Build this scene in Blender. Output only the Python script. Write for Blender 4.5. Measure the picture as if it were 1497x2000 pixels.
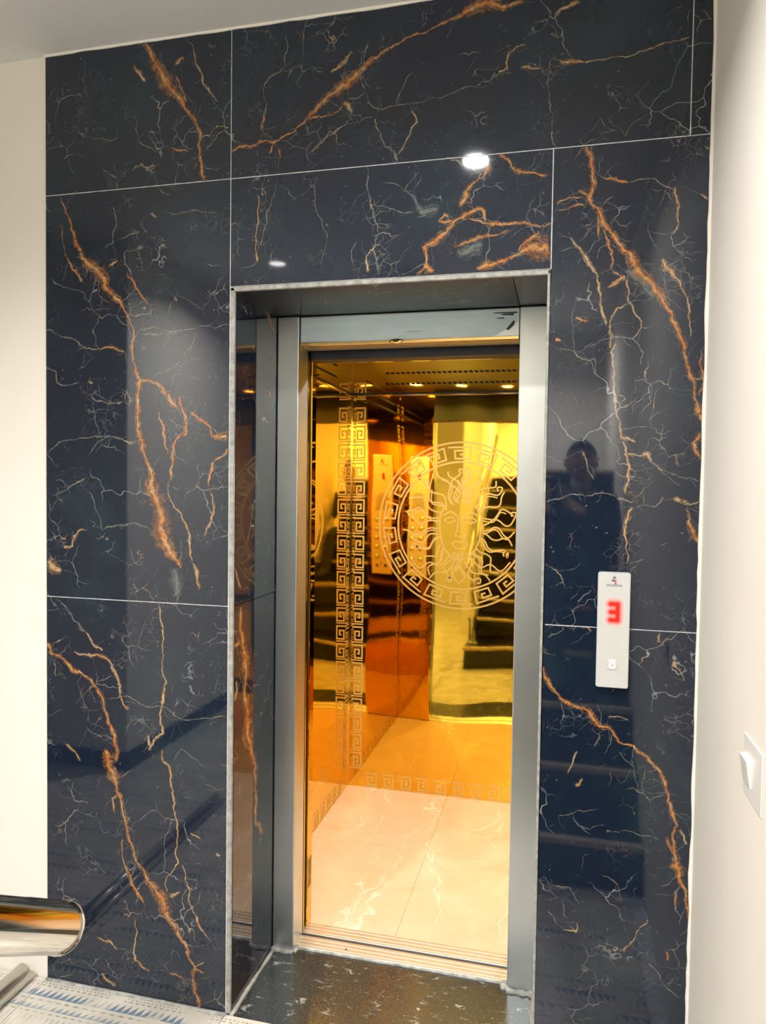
import bpy, bmesh, math, random
from mathutils import Vector, Matrix, noise as mnoise
random.seed(7)
S = bpy.context.scene
COL = S.collection
for o in list(bpy.data.objects):
    bpy.data.objects.remove(o)

# ---------------------------------------------------------------- camera
cam_d = bpy.data.cameras.new('camera')
cam = bpy.data.objects.new('camera', cam_d)
COL.objects.link(cam)
cam_d.sensor_fit = 'HORIZONTAL'
cam_d.sensor_width = 36.0
cam_d.lens = 1425.65 / 1497.0 * 36.0
cam_d.clip_start = 0.02
R_ = Vector((0.97125, 0.23768, 0.01375)); U_ = Vector((-0.02166, 0.03070, 0.99929)); F_ = Vector((-0.23709, 0.97086, -0.03496))
m = Matrix.Identity(4)
for i in range(3):
    m[i][0] = R_[i]; m[i][1] = U_[i]; m[i][2] = -F_[i]
m[0][3], m[1][3], m[2][3] = 0.0, -1.9057, 1.5394
cam.matrix_world = m
S.camera = cam

# ---------------------------------------------------------------- world, exposure
w = bpy.data.worlds.new('world'); S.world = w
w.use_nodes = True
w.node_tree.nodes['Background'].inputs[0].default_value = (0.75, 0.82, 0.9, 1)
w.node_tree.nodes['Background'].inputs[1].default_value = 0.03
S.view_settings.view_transform = 'Standard'
S.view_settings.look = 'None'
S.view_settings.gamma = 1.0
S.view_settings.use_curve_mapping = False
S.view_settings.exposure = 0.2
DOWNLIGHT_W = (23.0, 50.0)
STAIR_FILL_W = 66.0
CAR_W = 4.8
S.cycles.sample_clamp_indirect = 6.0

# ---------------------------------------------------------------- dimensions (metres)
XL, V1, V2, V3, XR = -1.517, -0.916, -0.038, 0.282, 0.3324
ZC, ZH1, ZH2, ZO = 2.8026, 2.3918, 1.1918, 2.0934
RX0, RX1 = -0.902, -0.046          # reveal faces left / right
YJ = 0.317                         # front plane of the steel jambs
JX0, JX1 = -0.828, -0.131          # clear door opening
CLX, CRX = -1.037, 0.082           # car side walls
CBY, CFY = 1.655, 0.49             # car back wall, inner face of the car front
CCZ = 2.165                        # car ceiling
WX0, WY0 = -4.6, -4.4              # far left and back ends of the landing

# ---------------------------------------------------------------- node helpers
class NT:
    def __init__(s, name):
        s.m = bpy.data.materials.new(name); s.m.use_nodes = True
        s.t = s.m.node_tree; s.n = s.t.nodes; s.b = s.n['Principled BSDF']; s.out = s.n['Material Output']
    def add(s, typ, **kw):
        n = s.n.new(typ)
        for k, v in kw.items(): setattr(n, k, v)
        return n
    def link(s, a, b): s.t.links.new(a, b)
    def put(s, node, **ins):
        for k, v in ins.items():
            i = node.inputs[k.replace('_', ' ')] if not k.startswith('i') or not k[1:].isdigit() else node.inputs[int(k[1:])]
            if hasattr(v, 'is_output'): s.link(v, i)
            else: i.default_value = v
        return node
    def math(s, op, a, b=0.0, c=0.0, clamp=False):
        n = s.add('ShaderNodeMath', operation=op, use_clamp=clamp)
        for i, v in enumerate((a, b, c)):
            if hasattr(v, 'is_output'): s.link(v, n.inputs[i])
            else: n.inputs[i].default_value = v
        return n.outputs[0]
    def coord(s, scale=(1, 1, 1), out='Object', src=None):
        if src is None:
            src = s.add('ShaderNodeTexCoord').outputs[out]
        mp = s.add('ShaderNodeMapping'); mp.inputs['Scale'].default_value = scale
        s.link(src, mp.inputs[0]); return mp.outputs[0]
    def noise(s, vec, scale, detail=4, rough=0.55, dist=0.0, color=False):
        n = s.add('ShaderNodeTexNoise'); s.link(vec, n.inputs['Vector'])
        n.inputs['Scale'].default_value = scale; n.inputs['Detail'].default_value = detail
        n.inputs['Roughness'].default_value = rough; n.inputs['Distortion'].default_value = dist
        return n.outputs['Color' if color else 'Fac']
    def ramp(s, fac, stops):
        n = s.add('ShaderNodeValToRGB'); r = n.color_ramp
        while len(r.elements) < len(stops): r.elements.new(0.5)
        for e, (p, c) in zip(r.elements, stops):
            e.position = p; e.color = (c[0], c[1], c[2], 1) if hasattr(c, '__len__') else (c, c, c, 1)
        s.link(fac, n.inputs[0]); return n.outputs[0]
    def sstep(s, v, a, b):
        n = s.add('ShaderNodeMapRange', interpolation_type='SMOOTHSTEP')
        s.link(v, n.inputs[0]); n.inputs[1].default_value = a; n.inputs[2].default_value = b
        return n.outputs[0]
    def mix(s, f, a, b):
        n = s.add('ShaderNodeMix', data_type='RGBA')
        for i, v in ((0, f), (6, a), (7, b)):
            if hasattr(v, 'is_output'): s.link(v, n.inputs[i])
            else: n.inputs[i].default_value = v if not hasattr(v, '__len__') else (v[0], v[1], v[2], 1)
        return n.outputs[2]
    def bump(s, h, strength, dist=0.01):
        n = s.add('ShaderNodeBump'); n.inputs['Strength'].default_value = strength; n.inputs['Distance'].default_value = dist
        s.link(h, n.inputs['Height']); s.link(n.outputs[0], s.b.inputs['Normal'])
    def set(s, col=None, rough=None, metal=None, ior=None, emit=None, estr=None, coat=None):
        def p(k, v):
            if v is None: return
            i = s.b.inputs[k]
            if hasattr(v, 'is_output'): s.link(v, i)
            elif hasattr(v, '__len__'): i.default_value = (v[0], v[1], v[2], 1)
            else: i.default_value = v
        p('Base Color', col); p('Roughness', rough); p('Metallic', metal); p('IOR', ior)
        p('Emission Color', emit); p('Emission Strength', estr); p('Coat Weight', coat)
        return s.m

M = {}
def plain(name, col, rough=0.5, metal=0.0, emit=None, estr=None, var=0.06, scale=30):
    t = NT(name); v = t.coord()
    n = t.noise(v, scale, 3)
    lo = [c * (1 - var) for c in col]; hi = [min(1, c * (1 + var)) for c in col]
    M[name] = t.set(t.ramp(n, [(0.3, lo), (0.7, hi)]), rough, metal, emit=emit, estr=estr)
    return M[name]

# painted plaster
def paint(name, col):
    t = NT(name); v = t.coord()
    n = t.noise(v, 1.3, 4); n2 = t.noise(v, 220, 2)
    t.bump(n2, 0.05, 0.002)
    M[name] = t.set(t.ramp(n, [(0.3, [c * 0.965 for c in col]), (0.7, col)]), 0.55)
paint('wall_paint', (0.85, 0.81, 0.735))
paint('ceiling_paint', (0.70, 0.71, 0.70))

# black marble look glazed tile (base and printed veins)
def marble_base(t, v):
    cl = t.noise(v, 3.2, 5, 0.6)
    base = t.ramp(cl, [(0.25, (0.0078, 0.0105, 0.0265)), (0.55, (0.0090, 0.0165, 0.0315)), (0.85, (0.0150, 0.038, 0.049))])
    wn = t.noise(v, 5.0, 4, 0.6, color=True)
    va = t.add('ShaderNodeVectorMath', operation='MULTIPLY_ADD')
    t.link(wn, va.inputs[0]); va.inputs[1].default_value = (0.16, 0.16, 0.16); t.link(v, va.inputs[2])
    def cracks(scale, width, mscale, lo, hi):
        vo = t.add('ShaderNodeTexVoronoi', feature='DISTANCE_TO_EDGE')
        t.link(va.outputs[0], vo.inputs['Vector']); vo.inputs['Scale'].default_value = scale
        e = t.sstep(vo.outputs['Distance'], width, width * 0.25)
        k = t.sstep(t.noise(v, mscale, 3), lo, hi)
        return t.math('MULTIPLY', e, k)
    c1 = cracks(7.0, 0.010, 5.0, 0.50, 0.64)
    c2 = cracks(19.0, 0.022, 7.0, 0.54, 0.70)
    c3 = cracks(44.0, 0.04, 9.0, 0.56, 0.72)
    sp = t.math('MULTIPLY', t.sstep(t.noise(v, 75, 2), 0.66, 0.74), t.sstep(t.noise(v, 6, 2), 0.46, 0.62))
    f = t.math('MAXIMUM', t.math('MULTIPLY', c1, 0.55), t.math('MULTIPLY', c2, 0.42))
    f = t.math('MAXIMUM', f, t.math('MULTIPLY', c3, 0.26))
    f = t.math('MAXIMUM', f, t.math('MULTIPLY', sp, 0.30))
    wc = t.ramp(t.noise(v, 14, 3), [(0.35, (0.30, 0.34, 0.36)), (0.55, (0.45, 0.44, 0.40)), (0.68, (0.60, 0.36, 0.16))])
    return t.mix(f, base, wc)
t = NT('black_marble'); v = t.coord()
M['black_marble'] = t.set(marble_base(t, v), 0.04, 0.0, 1.60)
t = NT('dusty_marble'); v = t.coord()
M['dusty_marble'] = t.set(marble_base(t, v), 0.30, 0.0, 1.45)
t = NT('marble_vein'); v = t.coord()
at = t.add('ShaderNodeAttribute', attribute_name='vein')
sx = t.add('ShaderNodeSeparateColor'); t.link(at.outputs['Color'], sx.inputs[0])
prof, kind, soft = sx.outputs[0], sx.outputs[1], sx.outputs[2]
a2 = t.add('ShaderNodeAttribute', attribute_name='strand')
mpp = t.add('ShaderNodeMapping'); mpp.inputs['Scale'].default_value = (26, 330, 1); t.link(a2.outputs['Vector'], mpp.inputs[0])
wob = t.noise(v, 30, 2, 0.5, color=True)
vad = t.add('ShaderNodeVectorMath', operation='MULTIPLY_ADD'); t.link(wob, vad.inputs[0]); vad.inputs[1].default_value = (1.2, 2.6, 0); t.link(mpp.outputs[0], vad.inputs[2])
st = t.noise(vad.outputs[0], 1.0, 4, 0.65)
nz = t.noise(v, 85, 5, 0.75); nb = t.noise(v, 20, 4, 0.65)
nn = t.math('ADD', t.math('MULTIPLY', t.math('SUBTRACT', nz, 0.5), 1.3), t.math('MULTIPLY', t.math('SUBTRACT', nb, 0.5), 1.0))
nn = t.math('ADD', nn, t.math('MULTIPLY', t.math('SUBTRACT', st, 0.5), 2.2))
solid = t.sstep(t.math('ADD', t.math('MULTIPLY', prof, 0.85), nn), 0.66, 0.92)
ridge = t.math('MULTIPLY', t.sstep(t.math('ABSOLUTE', t.math('SUBTRACT', st, 0.5)), 0.040, 0.010), t.math('MULTIPLY', t.sstep(prof, 0.05, 0.45), 0.75))
core = t.math('MULTIPLY', t.sstep(prof, 0.70, 0.90), t.math('MULTIPLY', t.sstep(nz, 0.36, 0.50), 0.85))
mk = t.math('MAXIMUM', solid, t.math('MAXIMUM', ridge, core))
mk = t.math('MULTIPLY', mk, t.sstep(prof, 0.0, 0.15))
mk = t.math('MULTIPLY', mk, soft)
kc = t.math('ADD', kind, t.math('MULTIPLY', t.math('SUBTRACT', t.noise(v, 34, 4, 0.7), 0.5), 1.1))
kc = t.math('ADD', kc, t.math('MULTIPLY', t.math('SUBTRACT', st, 0.5), 0.7))
vc = t.ramp(kc, [(0.0, (0.16, 0.22, 0.23)), (0.20, (0.30, 0.31, 0.28)), (0.42, (0.54, 0.39, 0.21)), (0.64, (0.51, 0.235, 0.072)), (0.86, (0.36, 0.095, 0.018)), (1.0, (0.08, 0.022, 0.015))])
t.set(vc, 0.045, 0.0, 1.60)
tr = t.add('ShaderNodeBsdfTransparent'); ms = t.add('ShaderNodeMixShader')
t.link(mk, ms.inputs[0]); t.link(tr.outputs[0], ms.inputs[1]); t.link(t.b.outputs[0], ms.inputs[2]); t.link(ms.outputs[0], t.out.inputs[0])
M['marble_vein'] = t.m

# black granite with grey flecks
t = NT('fleck_granite'); v = t.coord((1.0, 2.4, 1))
n = t.noise(v, 17, 5, 0.75, 0.6); k = t.noise(v, 7, 2); n2 = t.noise(v, 120, 2)
f = t.math('MULTIPLY', t.sstep(n, 0.57, 0.68), t.sstep(k, 0.38, 0.56))
f = t.math('MAXIMUM', t.math('MULTIPLY', f, 0.8), t.math('MULTIPLY', t.sstep(n2, 0.58, 0.8), 0.3))
M['fleck_granite'] = t.set(t.mix(f, (0.026, 0.030, 0.030), (0.40, 0.43, 0.43)), t.ramp(n, [(0.3, (0.13, 0.13, 0.13)), (0.8, (0.26, 0.26, 0.26))]), 0, 1.85)
plain('stair_granite', (0.010, 0.011, 0.014), 0.10, var=0.4, scale=60)
plain('stair_edge', (0.55, 0.45, 0.32), 0.35)
plain('grout', (0.60, 0.60, 0.60), 0.8, var=0.25, scale=50)
plain('cement', (0.33, 0.33, 0.30), 0.65, var=0.35, scale=45)
plain('skirting_black', (0.012, 0.013, 0.018), 0.12)

# patterned landing floor tile: cream ground with rows of blue triangles, dots and ribs
t = NT('pattern_tile'); tc = t.add('ShaderNodeTexCoord').outputs['Object']
sep = t.add('ShaderNodeSeparateXYZ'); t.link(tc, sep.inputs[0])
X, Y = sep.outputs[0], sep.outputs[1]
def row(lo, hi, period=0.30):
    yy = t.math('FRACT', t.math('DIVIDE', t.math('ADD', Y, 30.0), period))
    return yy, t.math('MULTIPLY', t.math('GREATER_THAN', yy, lo), t.math('LESS_THAN', yy, hi))
def rel(yy, lo, hi): return t.math('DIVIDE', t.math('SUBTRACT', yy, lo), hi - lo)
fx = lambda p: t.math('FRACT', t.math('DIVIDE', t.math('ADD', X, 30.0), p))
masks = []
def tri(lo, hi, pitch, amp):
    yy, b = row(lo, hi); u = fx(pitch)
    masks.append((t.math('MULTIPLY', t.math('MULTIPLY', b, t.math('LESS_THAN', rel(yy, lo, hi), u)), amp), (0.13, 0.19, 0.27)))
def dots(lo, hi, pitch, amp):
    yy, b = row(lo, hi); u = t.math('ABSOLUTE', t.math('SUBTRACT', fx(pitch), 0.5)); vv = t.math('ABSOLUTE', t.math('SUBTRACT', rel(yy, lo, hi), 0.5))
    masks.append((t.math('MULTIPLY', t.math('MULTIPLY', b, t.math('LESS_THAN', t.math('ADD', u, vv), 0.42)), amp), (0.23, 0.22, 0.20)))
def ribs(lo, hi, pitch, amp):
    yy, b = row(lo, hi)
    masks.append((t.math('MULTIPLY', t.math('MULTIPLY', b, t.math('LESS_THAN', fx(pitch), 0.4)), amp), (0.30, 0.30, 0.28)))
tri(0.76, 0.87, 0.021, 0.95); dots(0.895, 0.925, 0.02, 0.8); dots(0.93, 0.96, 0.013, 0.8); tri(0.60, 0.67, 0.021, 0.75); dots(0.70, 0.73, 0.03, 0.8)
ribs(0.30, 0.52, 0.018, 0.55); dots(0.55, 0.58, 0.025, 0.7); dots(0.20, 0.24, 0.012, 0.8); dots(0.15, 0.19, 0.012, 0.8); tri(0.02, 0.11, 0.03, 0.8)
wear = t.sstep(t.noise(tc, 9, 3), 0.36, 0.56)
base = t.ramp(t.noise(tc, 12, 4), [(0.3, (0.50, 0.46, 0.39)), (0.7, (0.61, 0.57, 0.49))])
for mkk, cc in masks:
    base = t.mix(t.math('MULTIPLY', mkk, wear), base, cc)
M['pattern_tile'] = t.set(base, 0.28)

# car floor tile: warm cream marble with pale diagonal veins
t = NT('car_floor_marble'); v = t.coord()
wn = t.noise(v, 2.2, 4, 0.6, color=True)
va = t.add('ShaderNodeVectorMath', operation='MULTIPLY_ADD'); t.link(wn, va.inputs[0]); va.inputs[1].default_value = (0.5, 0.5, 0.5); t.link(v, va.inputs[2])
mp = t.add('ShaderNodeMapping'); mp.inputs['Rotation'].default_value = (0, 0, math.radians(24)); mp.inputs['Scale'].default_value = (3.2, 0.55, 1); t.link(va.outputs[0], mp.inputs[0])
vo = t.add('ShaderNodeTexVoronoi', feature='DISTANCE_TO_EDGE'); t.link(mp.outputs[0], vo.inputs['Vector']); vo.inputs['Scale'].default_value = 1.5
e = t.math('MULTIPLY', t.sstep(vo.outputs['Distance'], 0.022, 0.004), t.sstep(t.noise(v, 4, 3), 0.38, 0.6))
base = t.ramp(t.noise(v, 3.5, 5, 0.65, 0.6), [(0.3, (0.60, 0.42, 0.27)), (0.55, (0.66, 0.49, 0.335)), (0.75, (0.72, 0.58, 0.44))])
M['car_floor_marble'] = t.set(t.mix(t.math('MULTIPLY', e, 0.6), base, (0.86, 0.78, 0.66)), 0.22)

# gold mirror steel, lightly wavy and finely scratched
def gold(name, col, rough, wave, scr):
    t = NT(name); v = t.coord()
    big = t.noise(v, 1.7, 1, 0.4); fine = t.noise(t.coord((1, 1, 1.0)), 55, 3, 0.6)
    h = t.math('ADD', t.math('MULTIPLY', big, wave), t.math('MULTIPLY', fine, scr))
    t.bump(h, 1.0, 0.01)
    M[name] = t.set(col, rough, 1.0)
gold('gold_mirror', (0.88, 0.535, 0.055), 0.03, 0.62, 0.0022)
gold('gold_trim', (0.90, 0.60, 0.22), 0.12, 0.2, 0.003)
t = NT('gold_etch')
M['gold_etch'] = t.set((0.74, 0.54, 0.17), 0.42, 0.6)
t = NT('dark_slot'); M['dark_slot'] = t.set((0.012, 0.010, 0.010), 0.4)

# brushed stainless steel, grain runs upward
def steel(name, col, rough, grain=(260, 260, 2.0), st=0.10):
    t = NT(name); v = t.coord(grain)
    n = t.noise(v, 1.0, 3, 0.6); n2 = t.noise(t.coord((6, 6, 6)), 1.0, 3)
    t.bump(n, st, 0.002)
    M[name] = t.set(t.ramp(n2, [(0.3, [c * 0.9 for c in col]), (0.7, col)]), rough, 1.0)
steel('brushed_steel', (0.70, 0.74, 0.73), 0.38, st=0.035)
steel('sill_aluminium', (0.92, 0.88, 0.82), 0.42, (3, 240, 240), 0.01)
steel('polished_steel', (0.74, 0.70, 0.63), 0.10, (40, 40, 40), 0.02)
t = NT('blue_film'); v = t.coord((2.5, 2.5, 90))
n = t.noise(v, 1.0, 4, 0.6); n2 = t.noise(t.coord((9, 9, 50)), 1.0, 3)
M['blue_film'] = t.set(t.mix(t.sstep(n, 0.62, 0.74), t.ramp(n2, [(0.3, (0.62, 0.78, 0.82)), (0.7, (0.72, 0.86, 0.90))]), (0.26, 0.34, 0.37)), 0.35)
plain('peeled_primer', (0.52, 0.44, 0.32), 0.6)
plain('film_tear', (0.012, 0.022, 0.03), 0.4)
plain('door_dark', (0.010, 0.012, 0.02), 0.45)
plain('white_plastic', (0.74, 0.74, 0.72), 0.30, var=0.02)
plain('switch_plastic', (0.80, 0.78, 0.74), 0.3, var=0.02)
plain('white_glass', (0.60, 0.60, 0.575), 0.12, var=0.02)
plain('clear_edge', (0.50, 0.55, 0.56), 0.10, var=0.05)
plain('print_black', (0.012, 0.012, 0.014), 0.4)
plain('print_grey', (0.20, 0.19, 0.19), 0.5)
plain('print_red', (0.48, 0.02, 0.02), 0.4)
t = NT('lamp_glow'); M['lamp_glow'] = t.set((1, 1, 1), 0.4, emit=(1.0, 0.97, 0.92), estr=14.0)
t = NT('car_lamp_glow'); M['car_lamp_glow'] = t.set((1, 1, 1), 0.4, emit=(0.93, 0.96, 1.0), estr=45.0)
t = NT('button_glow'); M['button_glow'] = t.set((1, 1, 1), 0.4, emit=(1.0, 0.93, 0.86), estr=1.0)
t = NT('button_green'); M['button_green'] = t.set((0.4, 1, 0.6), 0.4, emit=(0.25, 1.0, 0.45), estr=1.0)
t = NT('digit_red')
at = t.add('ShaderNodeAttribute', attribute_name='glow')
ev = t.math('POWER', at.outputs['Fac'], 1.25)
M['digit_red'] = t.set(t.mix(ev, (0.60, 0.60, 0.575), (0.25, 0.0, 0.0)), 0.3, emit=(1.0, 0.022, 0.006), estr=t.math('MULTIPLY', ev, 1.0))

# ---------------------------------------------------------------- mesh helpers
def link(name, me, mats, parent=None):
    o = bpy.data.objects.new(name, me); COL.objects.link(o)
    for mm in (mats if isinstance(mats, (list, tuple)) else [mats]): me.materials.append(M[mm])
    if parent is not None: o.parent = parent
    return o
def obj(name, bm, mats, parent=None, smooth=False):
    me = bpy.data.meshes.new(name); bm.to_mesh(me); bm.free()
    if smooth:
        for p in me.polygons: p.use_smooth = True
    return link(name, me, mats, parent)
def box(bm, x0, x1, y0, y1, z0, z1, bev=0.0, seg=2):
    b = bmesh.new()
    bmesh.ops.create_cube(b, size=1.0)
    for q in b.verts:
        q.co = Vector(((x0 + x1) / 2 + q.co.x * (x1 - x0), (y0 + y1) / 2 + q.co.y * (y1 - y0), (z0 + z1) / 2 + q.co.z * (z1 - z0)))
    if bev > 0: bmesh.ops.bevel(b, geom=b.edges[:], offset=bev, segments=seg, affect='EDGES', profile=0.5)
    me = bpy.data.meshes.new('tmp'); b.to_mesh(me); b.free(); bm.from_mesh(me); bpy.data.meshes.remove(me)
    return bm
def boxo(name, dims, mat, parent=None, bev=0.0):
    return obj(name, box(bmesh.new(), *dims, bev=bev), mat, parent)
def rrect(bm, x0, x1, z0, z1, y0, y1, r, n=6):
    pts = []
    for cx, cz, a0 in ((x1 - r, z1 - r, 0), (x0 + r, z1 - r, 90), (x0 + r, z0 + r, 180), (x1 - r, z0 + r, 270)):
        for k in range(n + 1):
            a = math.radians(a0 + 90 * k / n); pts.append((cx + r * math.cos(a), cz + r * math.sin(a)))
    A = [bm.verts.new((x, y0, z)) for x, z in pts]; B = [bm.verts.new((x, y1, z)) for x, z in pts]
    bm.faces.new(A); bm.faces.new(B[::-1]); L = len(A)
    for k in range(L): bm.faces.new((A[k], B[k], B[(k + 1) % L], A[(k + 1) % L]))
    bmesh.ops.recalc_face_normals(bm, faces=bm.faces)
    return bm
def tube(bm, pts, r, n=20, cap=True):
    pts = [Vector(p) for p in pts]; rings = []
    for i, p in enumerate(pts):
        d = (pts[min(i + 1, len(pts) - 1)] - pts[max(i - 1, 0)]).normalized()
        a = d.cross(Vector((0, 0, 1)))
        if a.length < 1e-3: a = d.cross(Vector((0, 1, 0)))
        a.normalize(); b = d.cross(a)
        rr = r[i] if hasattr(r, '__len__') else r
        rings.append([bm.verts.new(p + (a * math.cos(2 * math.pi * k / n) + b * math.sin(2 * math.pi * k / n)) * rr) for k in range(n)])
    for A, B in zip(rings, rings[1:]):
        for k in range(n): bm.faces.new((A[k], A[(k + 1) % n], B[(k + 1) % n], B[k]))
    if cap:
        bm.faces.new(rings[0][::-1]); bm.faces.new(rings[-1])
    return bm
def disc(bm, c, r, h, n=32, axis='Z'):
    d = {'Z': Vector((0, 0, h)), 'Y': Vector((0, h, 0)), 'X': Vector((h, 0, 0))}[axis]
    return tube(bm, [Vector(c), Vector(c) + d], r, n)
def empty(name, loc=(0, 0, 0)):
    o = bpy.data.objects.new(name, None); COL.objects.link(o); o.location = loc; return o
def tag(o, label, cat, group=None):
    o['label'] = label; o['category'] = cat
    if group: o['group'] = group
    return o
def struct(o, label=None):
    o['kind'] = 'structure'
    if label: o['label'] = label
    return o
def smooth(o):
    for p in o.data.polygons: p.use_smooth = True
    return o
def ribbon(bm, pts2, w, place, off):
    """flat line of width w through 2-D points; place(a, b, off) gives the 3-D point"""
    pts = [Vector(p) for p in pts2]; L = []
    for i, p in enumerate(pts):
        d0 = (pts[i] - pts[i - 1]).normalized() if i else None
        d1 = (pts[i + 1] - pts[i]).normalized() if i < len(pts) - 1 else None
        if d0 is None: d0 = d1
        if d1 is None: d1 = d0
        n0 = Vector((-d0.y, d0.x)); n1 = Vector((-d1.y, d1.x)); nn = (n0 + n1)
        nn = nn.normalized() if nn.length > 1e-4 else n0
        k = 1.0 / max(0.5, nn.dot(n0))
        L.append((p + nn * w / 2 * k, p - nn * w / 2 * k))
    vs = [(bm.verts.new(place(a.x, a.y, off)), bm.verts.new(place(b.x, b.y, off))) for a, b in L]
    for (a, b), (c, d) in zip(vs, vs[1:]): bm.faces.new((a, b, d, c))
def text(name, body, size, mat, parent, loc, rot=(math.pi / 2, 0, 0), shear=0.0, sx=1.0, bold=0.0):
    cu = bpy.data.curves.new(name, 'FONT'); cu.body = body; cu.size = size; cu.align_x = 'CENTER'; cu.align_y = 'CENTER'
    cu.shear = shear; cu.offset = bold; cu.extrude = 0.0001; cu.resolution_u = 3
    to = bpy.data.objects.new('tmp', cu); COL.objects.link(to)
    me = bpy.data.meshes.new_from_object(to.evaluated_get(bpy.context.evaluated_depsgraph_get()))
    bpy.data.objects.remove(to); bpy.data.curves.remove(cu)
    mt = Matrix.Translation(loc) @ Matrix.Rotation(rot[2], 4, 'Z') @ Matrix.Rotation(rot[0], 4, 'X') @ Matrix.Diagonal((sx, 1, 1, 1))
    me.transform(mt); me.materials.clear()
    return link(name, me, mat, parent)
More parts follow.
